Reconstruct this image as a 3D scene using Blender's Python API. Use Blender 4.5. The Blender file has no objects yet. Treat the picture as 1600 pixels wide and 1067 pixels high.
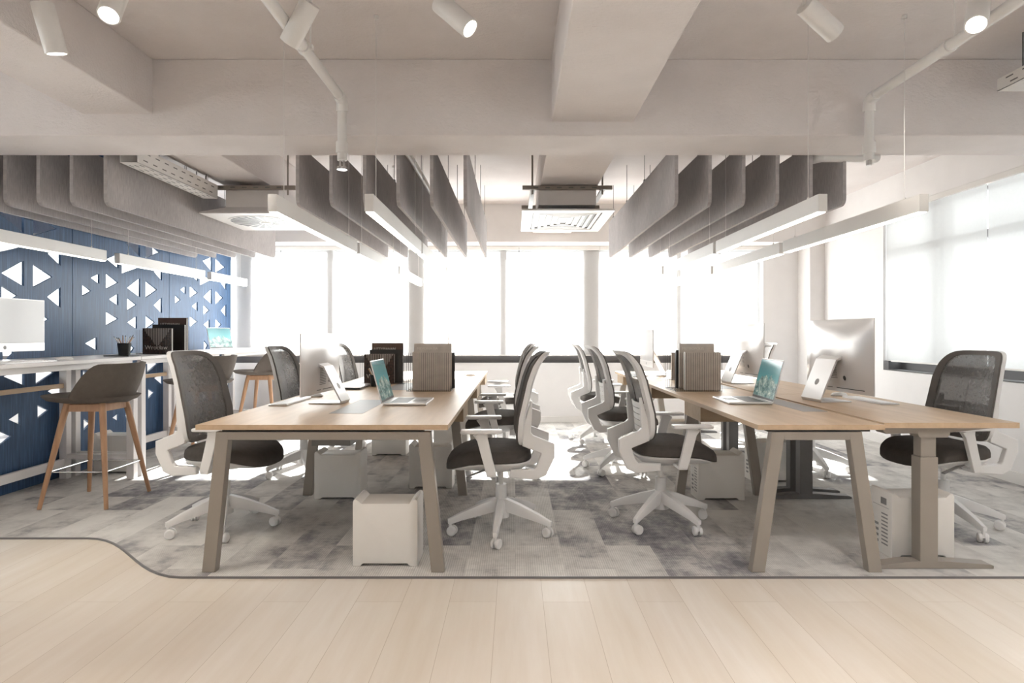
import bpy, bmesh, math, random
from mathutils import Vector, Matrix
random.seed(7)
PI = math.pi
S = bpy.context.scene
C = S.collection
# ---------------------------------------------------------------- camera
cam_d = bpy.data.cameras.new('camera'); cam = bpy.data.objects.new('camera', cam_d); C.objects.link(cam)
cam_d.lens = 21.0; cam_d.sensor_width = 36.0; cam_d.clip_start = 0.05; cam_d.clip_end = 200
cam_d.shift_x = -0.0031; cam_d.shift_y = -0.0078
cam.location = (0, 0, 1.19); cam.rotation_euler = (PI/2, 0, 0)
S.camera = cam
# ---------------------------------------------------------------- view + world + sun
S.view_settings.view_transform = 'Standard'; S.view_settings.look = 'None'
S.view_settings.exposure = 0.50; S.view_settings.gamma = 1.0; S.view_settings.use_curve_mapping = False
W = bpy.data.worlds.new('daylight'); S.world = W; W.use_nodes = True
bg = W.node_tree.nodes['Background']; bg.inputs[0].default_value = (0.95, 0.975, 1.0, 1); bg.inputs[1].default_value = 4.0
sd = bpy.data.lights.new('sun', 'SUN'); sd.energy = 95; sd.angle = math.radians(0.9); sd.color = (1.0, 0.965, 0.95)
sun = bpy.data.objects.new('sun', sd); C.objects.link(sun)
sun.rotation_euler = Vector((-0.10, -1, -0.69)).to_track_quat('-Z', 'Y').to_euler(); sun.location = (2, 12, 6)
# added unseen ceiling spots that brighten the front floor, warmer on the left
def area(name, loc, sx, sy, power, col):
    d = bpy.data.lights.new(name, 'AREA'); d.shape = 'RECTANGLE'; d.size = sx; d.size_y = sy; d.energy = power; d.color = col
    o = bpy.data.objects.new(name, d); C.objects.link(o); o.location = loc; return o
def down(name, x, y, power, col):
    d = bpy.data.lights.new(name, 'SPOT'); d.energy = power; d.color = col; d.spot_size = math.radians(118); d.spot_blend = 0.7; d.shadow_soft_size = 0.12
    o = bpy.data.objects.new(name, d); C.objects.link(o); o.location = (x, y, 2.80)
for x_, y_, p_, c_ in ((-3.4, 1.0, 34, (1, .83, .67)), (-1.3, 1.3, 56, (1, .86, .72)), (1.3, 1.3, 80, (1, .94, .89)), (3.0, 1.0, 74, (1, .95, .91)), (-2.4, -1.0, 30, (1, .86, .72)), (1.8, -1.0, 45, (1, .94, .88))):
    down('fill_downlight', x_, y_, p_, c_)

# ---------------------------------------------------------------- materials
def newmat(name):
    m = bpy.data.materials.new(name); m.use_nodes = True
    nt = m.node_tree; p = nt.nodes['Principled BSDF']; return m, nt, p
def N(nt, t, **kw):
    n = nt.nodes.new(t)
    for k, v in kw.items(): setattr(n, k, v)
    return n
def coords(nt, scale=(1, 1, 1), rot=(0, 0, 0), world=False):
    mp = N(nt, 'ShaderNodeMapping'); mp.inputs['Scale'].default_value = scale; mp.inputs['Rotation'].default_value = rot
    if world:
        g = N(nt, 'ShaderNodeNewGeometry'); nt.links.new(g.outputs['Position'], mp.inputs[0])
    else:
        t = N(nt, 'ShaderNodeTexCoord'); nt.links.new(t.outputs['Object'], mp.inputs[0])
    return mp.outputs[0]
def noise(nt, vec, scale, detail=4, rough=0.5):
    n = N(nt, 'ShaderNodeTexNoise'); n.inputs['Scale'].default_value = scale; n.inputs['Detail'].default_value = detail
    n.inputs['Roughness'].default_value = rough; nt.links.new(vec, n.inputs['Vector']); return n.outputs['Fac']
def ramp(nt, fac, stops):
    r = N(nt, 'ShaderNodeValToRGB'); e = r.color_ramp.elements
    while len(e) < len(stops): e.new(0.5)
    for i, (p, c) in enumerate(stops):
        e[i].position = p; e[i].color = (c[0], c[1], c[2], 1)
    nt.links.new(fac, r.inputs[0]); return r.outputs[0]
def mix(nt, a, b, fac, mode='MIX'):
    m = N(nt, 'ShaderNodeMix', data_type='RGBA', blend_type=mode)
    for i, v in ((6, a), (7, b)):
        if isinstance(v, tuple): m.inputs[i].default_value = (*v, 1)
        else: nt.links.new(v, m.inputs[i])
    if isinstance(fac, (int, float)): m.inputs[0].default_value = fac
    else: nt.links.new(fac, m.inputs[0])
    return m.outputs[2]
def bump(nt, p, h, strength, dist=0.002):
    b = N(nt, 'ShaderNodeBump'); b.inputs['Strength'].default_value = strength; b.inputs['Distance'].default_value = dist
    nt.links.new(h, b.inputs['Height']); nt.links.new(b.outputs[0], p.inputs['Normal'])
def plain(name, col, rough=0.5, metal=0.0, var=0.06, scale=6.0, bs=0.0, bscale=200, spec=0.5):
    m, nt, p = newmat(name)
    v = coords(nt); f = noise(nt, v, scale)
    c = tuple(col)
    d = tuple(x*(1-var) for x in c); u = tuple(min(1, x*(1+var*0.6)) for x in c)
    nt.links.new(ramp(nt, f, [(0.3, d), (0.7, u)]), p.inputs['Base Color'])
    p.inputs['Roughness'].default_value = rough; p.inputs['Metallic'].default_value = metal
    p.inputs['Specular IOR Level'].default_value = spec
    if bs: bump(nt, p, noise(nt, coords(nt), bscale, 3), bs)
    return m
def emis(name, col, st):
    m, nt, p = newmat(name)
    p.inputs['Base Color'].default_value = (*col, 1); p.inputs['Emission Color'].default_value = (*col, 1); p.inputs['Emission Strength'].default_value = st
    return m
M = {}
M['paint'] = plain('wall_paint', (0.84, 0.825, 0.825), 0.8, var=0.02, bs=0.15, bscale=90)
# rough sprayed ceiling plaster
m, nt, p = newmat('ceiling_plaster'); v = coords(nt, world=True)
nt.links.new(ramp(nt, noise(nt, v, 3), [(0.3, (0.76, 0.712, 0.70)), (0.7, (0.82, 0.775, 0.765))]), p.inputs['Base Color'])
p.inputs['Roughness'].default_value = 0.9; bump(nt, p, noise(nt, coords(nt, (1, 1.6, 1.6), world=True), 38, 6, 0.65), 0.55, 0.012); M['plaster'] = m
M['beam'] = M['plaster']
m, nt, p = newmat('beam_underside_smooth'); M['smooth'] = plain('smooth_plaster', (0.80, 0.775, 0.765), 0.75, var=0.03, bs=0.12, bscale=60)
# maple planks running away from the camera
m, nt, p = newmat('maple_planks'); v = coords(nt, rot=(0, 0, PI/2), world=True)
mp = v.node; mp.inputs['Location'].default_value = (0.35, 0.084, 0)
br = N(nt, 'ShaderNodeTexBrick'); br.offset = 0.37; br.offset_frequency = 2
for k, val in (('Scale', 1.0), ('Mortar Size', 0.0009), ('Mortar Smooth', 0.3), ('Brick Width', 2.3), ('Row Height', 0.208), ('Bias', 0.0)): br.inputs[k].default_value = val
br.inputs['Color1'].default_value = (0.77, 0.70, 0.625, 1); br.inputs['Color2'].default_value = (0.84, 0.78, 0.71, 1); br.inputs['Mortar'].default_value = (0.50, 0.41, 0.32, 1)
nt.links.new(v, br.inputs['Vector'])
g = noise(nt, coords(nt, (14, 1.1, 1), world=True), 1.6, 6, 0.6)
g2 = noise(nt, coords(nt, (2.2, 0.5, 1), world=True), 1.3, 3, 0.6)
c = mix(nt, br.outputs['Color'], ramp(nt, g, [(0.3, (0.92, 0.89, 0.86)), (0.7, (1, 1, 1))]), 0.8, 'MULTIPLY')
c = mix(nt, c, ramp(nt, g2, [(0.35, (0.91, 0.88, 0.83)), (0.65, (1, 1, 1))]), 0.8, 'MULTIPLY')
nt.links.new(c, p.inputs['Base Color']); p.inputs['Roughness'].default_value = 0.38
bump(nt, p, br.outputs['Fac'], -0.25, 0.001); M['maple'] = m
# carpet planks
m, nt, p = newmat('carpet_tiles'); v = coords(nt, rot=(0, 0, PI/2), world=True)
br = N(nt, 'ShaderNodeTexBrick'); br.offset = 0.33; br.offset_frequency = 2
for k, val in (('Scale', 1.0), ('Mortar Size', 0.0006), ('Brick Width', 1.0), ('Row Height', 0.25), ('Bias', 0.0)): br.inputs[k].default_value = val
br.inputs['Color1'].default_value = (0.0, 0.0, 0.0, 1); br.inputs['Color2'].default_value = (1, 1, 1, 1); br.inputs['Mortar'].default_value = (0.3, 0.3, 0.3, 1)
nt.links.new(v, br.inputs['Vector'])
ofs = N(nt, 'ShaderNodeVectorMath', operation='MULTIPLY_ADD'); nt.links.new(br.outputs['Color'], ofs.inputs[0]); ofs.inputs[1].default_value = (7, 5, 3); nt.links.new(coords(nt, (1.6, 1.0, 1), world=True), ofs.inputs[2])
n1 = noise(nt, ofs.outputs[0], 2.3, 7, 0.66)
n2 = noise(nt, coords(nt, (4.0, 9, 1), world=True), 2.4, 6, 0.75)
a = N(nt, 'ShaderNodeMath', operation='MULTIPLY_ADD'); nt.links.new(br.outputs['Color'], a.inputs[0]); a.inputs[1].default_value = 0.20; nt.links.new(n1, a.inputs[2])
a2 = N(nt, 'ShaderNodeMath', operation='MULTIPLY_ADD'); nt.links.new(n2, a2.inputs[0]); a2.inputs[1].default_value = 0.30; nt.links.new(a.outputs[0], a2.inputs[2])
c = ramp(nt, a2.outputs[0], [(0.50, (0.20, 0.195, 0.215)), (0.62, (0.37, 0.36, 0.365)), (0.73, (0.60, 0.58, 0.56)), (0.90, (0.76, 0.74, 0.71))])
wv = N(nt, 'ShaderNodeTexWave', wave_type='BANDS', bands_direction='X'); wv.inputs['Scale'].default_value = 28; wv.inputs['Distortion'].default_value = 0.6
nt.links.new(coords(nt, world=True), wv.inputs['Vector'])
c = mix(nt, c, ramp(nt, wv.outputs['Fac'], [(0.2, (0.78, 0.78, 0.78)), (0.6, (1, 1, 1))]), 0.8, 'MULTIPLY')
nt.links.new(c, p.inputs['Base Color']); p.inputs['Roughness'].default_value = 0.95; p.inputs['Specular IOR Level'].default_value = 0.1
bump(nt, p, noise(nt, coords(nt, world=True), 260, 2), 0.5, 0.004); M['carpet'] = m
# oak desk tops
def wood(name, c1, c2, sc=(1.2, 14, 14), rough=0.42):
    m, nt, p = newmat(name)
    g = noise(nt, coords(nt, sc), 1.5, 6, 0.6); g2 = noise(nt, coords(nt, (sc[0]*.4, sc[1]*.25, sc[2]*.25)), 1.5, 2)
    c = mix(nt, ramp(nt, g, [(0.3, c1), (0.7, c2)]), ramp(nt, g2, [(0.3, (0.9, 0.88, 0.85)), (0.7, (1, 1, 1))]), 0.7, 'MULTIPLY')
    nt.links.new(c, p.inputs['Base Color']); p.inputs['Roughness'].default_value = rough; return m
M['oak'] = wood('oak_top', (0.52, 0.37, 0.24), (0.63, 0.47, 0.32), (14, 1.2, 14))
M['oak_front'] = wood('oak_drawer', (0.42, 0.31, 0.20), (0.50, 0.38, 0.26), (1.2, 14, 14))
M['stoolwood'] = wood('stool_oak', (0.42, 0.23, 0.13), (0.56, 0.34, 0.20), (14, 14, 1.2))
# blue stained boards
m, nt, p = newmat('blue_stained_board')
g = noise(nt, coords(nt, (1, 60, 2.2)), 1.5, 6, 0.6)
c = ramp(nt, g, [(0.25, (0.012, 0.036, 0.090)), (0.55, (0.034, 0.088, 0.19)), (0.8, (0.08, 0.165, 0.31))])
nt.links.new(c, p.inputs['Base Color']); p.inputs['Roughness'].default_value = 0.5; bump(nt, p, g, 0.3, 0.003); M['blue'] = m
# felt baffles
m, nt, p = newmat('grey_felt'); g = noise(nt, coords(nt, (1, 90, 9)), 1.5, 5, 0.7); g2 = noise(nt, coords(nt), 2.0, 4, 0.6)
c = mix(nt, ramp(nt, g, [(0.3, (0.36, 0.335, 0.335)), (0.7, (0.56, 0.525, 0.52))]), ramp(nt, g2, [(0.3, (0.75, 0.75, 0.75)), (0.7, (1, 1, 1))]), 0.8, 'MULTIPLY')
nt.links.new(c, p.inputs['Base Color']); p.inputs['Roughness'].default_value = 0.95; bump(nt, p, g, 0.4, 0.003); M['felt'] = m
M['white'] = plain('white_plastic', (0.80, 0.785, 0.775), 0.35, var=0.02)
M['whitemetal'] = plain('white_metal', (0.80, 0.78, 0.76), 0.4, var=0.02)
M['legmetal'] = plain('taupe_metal', (0.30, 0.265, 0.23), 0.35, var=0.03)
M['darkmetal'] = plain('dark_grey_metal', (0.16, 0.155, 0.155), 0.4, var=0.05)
M['black'] = plain('black_plastic', (0.015, 0.014, 0.013), 0.4, var=0.1)
M['grey'] = plain('grey_plastic', (0.28, 0.27, 0.265), 0.45, var=0.05)
M['seat'] = plain('taupe_fabric', (0.085, 0.075, 0.068), 0.9, var=0.12, scale=30, bs=0.3, bscale=500, spec=0.2)
M['rim'] = plain('dark_mesh_edge', (0.12, 0.108, 0.10), 0.7, var=0.08, scale=20, spec=0.3)
M['stoolfab'] = plain('stool_fabric', (0.14, 0.12, 0.105), 0.85, var=0.08, scale=30, spec=0.2)
M['alu'] = plain('silver_aluminium', (0.74, 0.73, 0.73), 0.28, metal=0.6, var=0.02)
M['pcwhite'] = plain('pc_white', (0.80, 0.77, 0.73), 0.45, var=0.02)
M['chrome'] = plain('chrome', (0.6, 0.6, 0.6), 0.15, metal=1.0, var=0.02)
M['framedark'] = plain('window_frame_dark', (0.085, 0.08, 0.082), 0.5, var=0.05)
M['counter'] = plain('white_counter', (0.84, 0.81, 0.80), 0.4, var=0.02)
M['paper'] = plain('paper', (0.8, 0.78, 0.75), 0.8, var=0.02)
M['diff'] = emis('lamp_diffuser', (1.0, 0.95, 0.86), 3.0)
M['lens'] = emis('spot_lens', (1.0, 0.95, 0.88), 6.0)
# glossy white shell of the computer backs
M['gloss'] = plain('glossy_silver_shell', (0.72, 0.69, 0.68), 0.18, metal=0.12, var=0.02)
# chair mesh
m, nt, p = newmat('chair_mesh'); nt.links.new(ramp(nt, noise(nt, coords(nt), 60, 3), [(0.3, (0.10, 0.09, 0.085)), (0.7, (0.15, 0.138, 0.13))]), p.inputs['Base Color'])
p.inputs['Roughness'].default_value = 0.6
tr = N(nt, 'ShaderNodeBsdfTransparent'); mx = N(nt, 'ShaderNodeMixShader'); mx.inputs[0].default_value = 0.33
nt.links.new(p.outputs[0], mx.inputs[1]); nt.links.new(tr.outputs[0], mx.inputs[2]); nt.links.new(mx.outputs[0], nt.nodes['Material Output'].inputs[0]); M['mesh'] = m
# roller blind cloth
def blindmat(name, tp, tl):
    m = bpy.data.materials.new(name); m.use_nodes = True; nt = m.node_tree; nt.nodes.remove(nt.nodes['Principled BSDF'])
    d = N(nt, 'ShaderNodeBsdfDiffuse'); t = N(nt, 'ShaderNodeBsdfTranslucent'); q = N(nt, 'ShaderNodeBsdfTransparent')
    f = ramp(nt, noise(nt, coords(nt, world=True), 40, 2), [(0.3, (0.90, 0.90, 0.90)), (0.7, (0.93, 0.93, 0.93))])
    nt.links.new(f, d.inputs[0]); t.inputs[0].default_value = (tl, tl, tl, 1)
    a = N(nt, 'ShaderNodeMixShader'); a.inputs[0].default_value = 0.55; nt.links.new(d.outputs[0], a.inputs[1]); nt.links.new(t.outputs[0], a.inputs[2])
    b = N(nt, 'ShaderNodeMixShader'); b.inputs[0].default_value = tp; nt.links.new(a.outputs[0], b.inputs[1]); nt.links.new(q.outputs[0], b.inputs[2])
    nt.links.new(b.outputs[0], nt.nodes['Material Output'].inputs[0]); return m
M['blind'] = blindmat('blind_cloth', 0.22, 0.42)
M['blind_side'] = blindmat('side_blind_cloth', 0.03, 0.30)
m = bpy.data.materials.new('window_glass'); m.use_nodes = True; nt = m.node_tree; nt.nodes.remove(nt.nodes['Principled BSDF'])
q = N(nt, 'ShaderNodeBsdfTransparent'); q.inputs[0].default_value = (0.95, 0.97, 0.96, 1); gl = N(nt, 'ShaderNodeBsdfGlossy'); gl.inputs['Roughness'].default_value = 0.02
a = N(nt, 'ShaderNodeMixShader'); a.inputs[0].default_value = 0.06; nt.links.new(q.outputs[0], a.inputs[1]); nt.links.new(gl.outputs[0], a.inputs[2]); nt.links.new(a.outputs[0], nt.nodes['Material Output'].inputs[0]); M['glass'] = m
# laptop picture: teal sky over a pale rocky peak
def picture(name, st=0.22):
    m, nt, p = newmat(name)
    tc = N(nt, 'ShaderNodeTexCoord'); sp = N(nt, 'ShaderNodeSeparateXYZ'); nt.links.new(tc.outputs['Generated'], sp.inputs[0])
    n = noise(nt, tc.outputs['Generated'], 5, 8, 0.7)
    gx = N(nt, 'ShaderNodeMath', operation='SUBTRACT'); nt.links.new(sp.outputs['Y'], gx.inputs[0]); gx.inputs[1].default_value = 0.5
    ab = N(nt, 'ShaderNodeMath', operation='ABSOLUTE'); nt.links.new(gx.outputs[0], ab.inputs[0])
    h = N(nt, 'ShaderNodeMath', operation='MULTIPLY_ADD'); nt.links.new(ab.outputs[0], h.inputs[0]); h.inputs[1].default_value = 0.45; nt.links.new(sp.outputs['Z'], h.inputs[2])
    h2 = N(nt, 'ShaderNodeMath', operation='MULTIPLY_ADD'); nt.links.new(n, h2.inputs[0]); h2.inputs[1].default_value = 0.7; nt.links.new(h.outputs[0], h2.inputs[2])
    sky = ramp(nt, sp.outputs['Z'], [(0.4, (0.10, 0.33, 0.35)), (1.0, (0.02, 0.15, 0.17))])
    rock = ramp(nt, noise(nt, tc.outputs['Generated'], 6, 10, 0.72), [(0.36, (0.02, 0.08, 0.09)), (0.5, (0.20, 0.32, 0.30)), (0.68, (0.70, 0.78, 0.70))])
    k = ramp(nt, h2.outputs[0], [(1.02, (1, 1, 1)), (1.0, (1, 1, 1))]); r = k.node.color_ramp; r.elements[0].position = 0.93; r.elements[0].color = (1, 1, 1, 1); r.elements[1].position = 0.97; r.elements[1].color = (0, 0, 0, 1)
    c = mix(nt, sky, rock, k)
    nt.links.new(c, p.inputs['Base Color']); nt.links.new(c, p.inputs['Emission Color']); p.inputs['Emission Strength'].default_value = st
    p.inputs['Roughness'].default_value = 0.15; return m
M['picture'] = picture('laptop_picture')
M['screen'] = plain('pale_screen', (0.62, 0.62, 0.63), 0.12, var=0.02)
# book covers
def cover_trees(name):
    m, nt, p = newmat(name); tc = N(nt, 'ShaderNodeTexCoord'); sp = N(nt, 'ShaderNodeSeparateXYZ'); nt.links.new(tc.outputs['Generated'], sp.inputs[0])
    wv = N(nt, 'ShaderNodeTexWave', wave_type='BANDS', bands_direction='X'); wv.inputs['Scale'].default_value = 5.5; nt.links.new(tc.outputs['Generated'], wv.inputs['Vector'])
    st = ramp(nt, wv.outputs['Fac'], [(0.45, (0.05, 0.035, 0.028)), (0.6, (0.50, 0.44, 0.39))])
    gx = N(nt, 'ShaderNodeMath', operation='SUBTRACT'); nt.links.new(sp.outputs['X'], gx.inputs[0]); gx.inputs[1].default_value = 0.5
    ab = N(nt, 'ShaderNodeMath', operation='ABSOLUTE'); nt.links.new(gx.outputs[0], ab.inputs[0])
    a = N(nt, 'ShaderNodeMath', operation='MULTIPLY_ADD'); nt.links.new(ab.outputs[0], a.inputs[0]); a.inputs[1].default_value = -1.5; nt.links.new(sp.outputs['Z'], a.inputs[2])
    b = N(nt, 'ShaderNodeMath', operation='MULTIPLY_ADD'); nt.links.new(noise(nt, tc.outputs['Generated'], 7, 6, 0.7), b.inputs[0]); b.inputs[1].default_value = 0.35; nt.links.new(a.outputs[0], b.inputs[2])
    k = ramp(nt, b.outputs[0], [(0.42, (0, 0, 0)), (0.46, (1, 1, 1))])
    dk = ramp(nt, noise(nt, tc.outputs['Generated'], 14, 4), [(0.35, (0.015, 0.010, 0.008)), (0.7, (0.10, 0.05, 0.035))])
    nt.links.new(mix(nt, dk, st, k), p.inputs['Base Color']); p.inputs['Roughness'].default_value = 0.35; return m
M['cover_trees'] = cover_trees('book_cover_stripes')
M['cover_brown'] = plain('book_cover_brown', (0.11, 0.06, 0.042), 0.4, var=0.25, scale=12)
M['cover_tan'] = plain('book_cover_tan', (0.60, 0.53, 0.47), 0.45, var=0.12, scale=14)
M['cover_black'] = plain('book_cover_black', (0.03, 0.025, 0.022), 0.4, var=0.2)
M['print'] = plain('white_print', (0.75, 0.70, 0.62), 0.6, var=0.02)

# ---------------------------------------------------------------- mesh helpers
def build(name, bm, mat, parent=None, smooth=False, normals=True):
    if normals: bmesh.ops.recalc_face_normals(bm, faces=bm.faces)
    me = bpy.data.meshes.new(name); bm.to_mesh(me); bm.free()
    if mat: me.materials.append(mat)
    if smooth:
        for f in me.polygons: f.use_smooth = True
        try: me.set_sharp_from_angle(angle=math.radians(35))
        except Exception: pass
    o = bpy.data.objects.new(name, me); C.objects.link(o)
    if parent: o.parent = parent
    return o
def tag(o, label=None, cat=None, group=None, kind=None):
    if label: o['label'] = label
    if cat: o['category'] = cat
    if group: o['group'] = group
    if kind: o['kind'] = kind
    return o
def thing(name, label, cat, loc=(0, 0, 0), rz=0.0, group=None):
    o = bpy.data.objects.new(name, None); C.objects.link(o); o.location = loc; o.rotation_euler = (0, 0, rz)
    o.empty_display_size = 0.1
    return tag(o, label, cat, group)
def copy_tree(o, parent=None):
    c = o.copy(); C.objects.link(c); c.parent = parent
    for ch in list(o.children): copy_tree(ch, c)
    return c
def place(proto, used, loc, rz, label, group=None):
    o = copy_tree(proto) if used else proto
    o.location = loc; o.rotation_euler = (0, 0, rz); o['label'] = label
    if group: o['group'] = group
    return o
def box(bm, x0, x1, y0, y1, z0, z1, bev=0.0, mat=None):
    r = bmesh.ops.create_cube(bm, size=1.0); vs = r['verts']
    for v in vs: v.co = Vector(((x0+x1)/2 + v.co.x*(x1-x0), (y0+y1)/2 + v.co.y*(y1-y0), (z0+z1)/2 + v.co.z*(z1-z0)))
    if bev > 0:
        es = list({e for v in vs for e in v.link_edges})
        r2 = bmesh.ops.bevel(bm, geom=es, offset=bev, segments=2, profile=0.5, affect='EDGES'); vs = r2['verts']
    if mat is not None:
        vv = {v for v in vs if v.is_valid}
        bmesh.ops.transform(bm, matrix=mat, verts=list(vv))
    return vs
def nb(): return bmesh.new()
def B(name, x0, x1, y0, y1, z0, z1, mat, parent=None, bev=0.0):
    bm = nb(); box(bm, x0, x1, y0, y1, z0, z1, bev); return build(name, bm, mat, parent)
def tube(bm, pts, r, n=10, caps=True):
    pts = [Vector(p) for p in pts]; rs = r if isinstance(r, (list, tuple)) else [r]*len(pts)
    rings = []
    for i, p in enumerate(pts):
        a = pts[max(i-1, 0)]; b = pts[min(i+1, len(pts)-1)]; d = (b-a).normalized()
        up = Vector((0, 0, 1)) if abs(d.z) < 0.95 else Vector((0, 1, 0))
        s = d.cross(up).normalized(); u = s.cross(d).normalized()
        k = 1.0
        if 0 < i < len(pts)-1:
            c = (p-a).normalized().dot((b-p).normalized()); k = 1/max(0.5, math.sqrt((1+c)/2))
        rings.append([bm.verts.new(p + (s*math.cos(2*PI*j/n) + u*math.sin(2*PI*j/n))*rs[i]) for j in range(n)])
    for a, b in zip(rings, rings[1:]):
        for j in range(n): bm.faces.new((a[j], a[(j+1) % n], b[(j+1) % n], b[j]))
    if caps: bm.faces.new(rings[0][::-1]); bm.faces.new(rings[-1])
def prism(bm, outline, axis, a, b, bev=0.0):
    """outline: list of 2D points; axis the extrusion axis: 'x' -> (y,z), 'y' -> (x,z), 'z' -> (x,y)"""
    def P(p, t): return {'x': (t, p[0], p[1]), 'y': (p[0], t, p[1]), 'z': (p[0], p[1], t)}[axis]
    v0 = [bm.verts.new(P(p, a)) for p in outline]; v1 = [bm.verts.new(P(p, b)) for p in outline]
    n = len(outline); fs = [bm.faces.new(v0[::-1]), bm.faces.new(v1)]
    for i in range(n): fs.append(bm.faces.new((v0[i], v0[(i+1) % n], v1[(i+1) % n], v1[i])))
    bmesh.ops.recalc_face_normals(bm, faces=fs)
    if bev:
        es = list({e for f in fs[:2] for e in f.edges}); bmesh.ops.bevel(bm, geom=es, offset=bev, segments=2, profile=0.5, affect='EDGES')
def strip(bm, path, w, y0, y1, bev=0.0, closed=False):
    """flat bar whose side view (x,z) follows path with local widths w; extruded y0..y1"""
    P = [Vector((p[0], p[1])) for p in path]; ws = w if isinstance(w, (list, tuple)) else [w]*len(P); L, R = [], []
    for i, p in enumerate(P):
        a = P[max(i-1, 0)]; b = P[min(i+1, len(P)-1)]
        d1 = (p-a).normalized() if i else (b-p).normalized(); d2 = (b-p).normalized() if i < len(P)-1 else d1
        n1 = Vector((-d1.y, d1.x)); n2 = Vector((-d2.y, d2.x)); nn = (n1+n2).normalized(); k = 1/max(0.45, nn.dot(n1))
        L.append(p + nn*ws[i]/2*k); R.append(p - nn*ws[i]/2*k)
    prism(bm, [(q.x, q.y) for q in L + R[::-1]], 'y', y0, y1, bev)
def loft(bm, rings, cap0=True, cap1=True):
    R = [[bm.verts.new(p) for p in r] for r in rings]; n = len(R[0])
    for a, b in zip(R, R[1:]):
        for j in range(n): bm.faces.new((a[j], a[(j+1) % n], b[(j+1) % n], b[j]))
    if cap0: bm.faces.new(R[0][::-1])
    if cap1: bm.faces.new(R[-1])
def sell(cx, cy, rx, ry, z, n=40, e=2.9, fz=None):
    out = []
    for j in range(n):
        t = 2*PI*j/n; c, s = math.cos(t), math.sin(t)
        x = cx + rx*math.copysign(abs(c)**(2/e), c); y = cy + ry*math.copysign(abs(s)**(2/e), s)
        out.append((x, y, z + (fz(x, y) if fz else 0)))
    return out
def solid_grid(bm, f, nu, nv, thick, closed_u=False):
    """surface f(u,v) given thickness along its normal"""
    e = 1e-3
    def nrm(u, v):
        a = Vector(f(min(u+e, 1), v)) - Vector(f(max(u-e, 0), v)); b = Vector(f(u, min(v+e, 1))) - Vector(f(u, max(v-e, 0)))
        return a.cross(b).normalized()
    A, Bv = [], []
    for i in range(nu+1):
        ra, rb = [], []
        for j in range(nv+1):
            p = Vector(f(i/nu, j/nv)); k = nrm(i/nu, j/nv)
            t = thick(i/nu, j/nv) if callable(thick) else thick
            ra.append(bm.verts.new(p + k*t/2)); rb.append(bm.verts.new(p - k*t/2))
        A.append(ra); Bv.append(rb)
    for i in range(nu):
        for j in range(nv):
            bm.faces.new((A[i][j], A[i+1][j], A[i+1][j+1], A[i][j+1])); bm.faces.new((Bv[i][j+1], Bv[i+1][j+1], Bv[i+1][j], Bv[i][j]))
    for i in range(nu):
        bm.faces.new((A[i][0], Bv[i][0], Bv[i+1][0], A[i+1][0])); bm.faces.new((A[i][nv], A[i+1][nv], Bv[i+1][nv], Bv[i][nv]))
    for j in range(nv):
        bm.faces.new((A[0][j], A[0][j+1], Bv[0][j+1], Bv[0][j])); bm.faces.new((A[nu][j], Bv[nu][j], Bv[nu][j+1], A[nu][j+1]))
def text(name, body, size, mat, parent, loc, rot, align='LEFT', ext=0.0006):
    cu = bpy.data.curves.new(name, 'FONT'); cu.body = body; cu.size = size; cu.extrude = ext; cu.align_x = align
    o = bpy.data.objects.new(name, cu); C.objects.link(o)
    me = bpy.data.meshes.new_from_object(o.evaluated_get(bpy.context.evaluated_depsgraph_get())); bpy.data.objects.remove(o)
    me.materials.clear(); me.materials.append(mat)
    o = bpy.data.objects.new(name, me); C.objects.link(o); o.parent = parent; o.location = loc; o.rotation_euler = rot; return o

# ---------------------------------------------------------------- the room
H = 2.84; BW = 7.95; RX = 3.95; LX = -7.2; FY = -3.2
def struct(o, label=None): o['kind'] = 'structure'; return o
struct(B('floor', LX-.2, RX+.3, FY-.2, BW+.3, -0.2, 0.0, M['maple']))
struct(B('ceiling', LX-.2, RX+.3, FY-.2, BW+.3, H, H+0.2, M['plaster']))
bm = nb(); box(bm, LX-.2, RX+.3, BW, BW+.28, 0, .80); box(bm, LX-.2, RX+.3, BW, BW+.28, 2.35, H)
box(bm, 3.30, RX+.3, BW, BW+.28, .80, 2.35); struct(build('wall_back', bm, M['paint']))
bm = nb(); box(bm, RX, RX+.28, FY, BW, 0, .80); box(bm, RX, RX+.28, FY, BW, 2.50, H)
box(bm, RX, RX+.28, 6.41, BW, .80, 2.50); box(bm, RX, RX+.28, FY, -2.6, .80, 2.50); struct(build('wall_right', bm, M['paint']))
bm = nb(); box(bm, LX-.2, LX, FY, BW, 0, .8); box(bm, LX-.2, LX, FY, BW, 2.4, H); box(bm, LX-.2, LX, FY, -1.0, .8, 2.4); struct(build('wall_left', bm, M['paint']))
struct(B('wall_front', LX-.2, RX+.3, FY-.2, FY, 0, H, M['paint']))
struct(B('baseboard_back', -3.6, RX, BW-.02, BW, 0, .09, M['whitemetal']))
struct(B('baseboard_right', RX-.015, RX, 2.0, BW-.02, 0, .10, M['whitemetal']))
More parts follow.
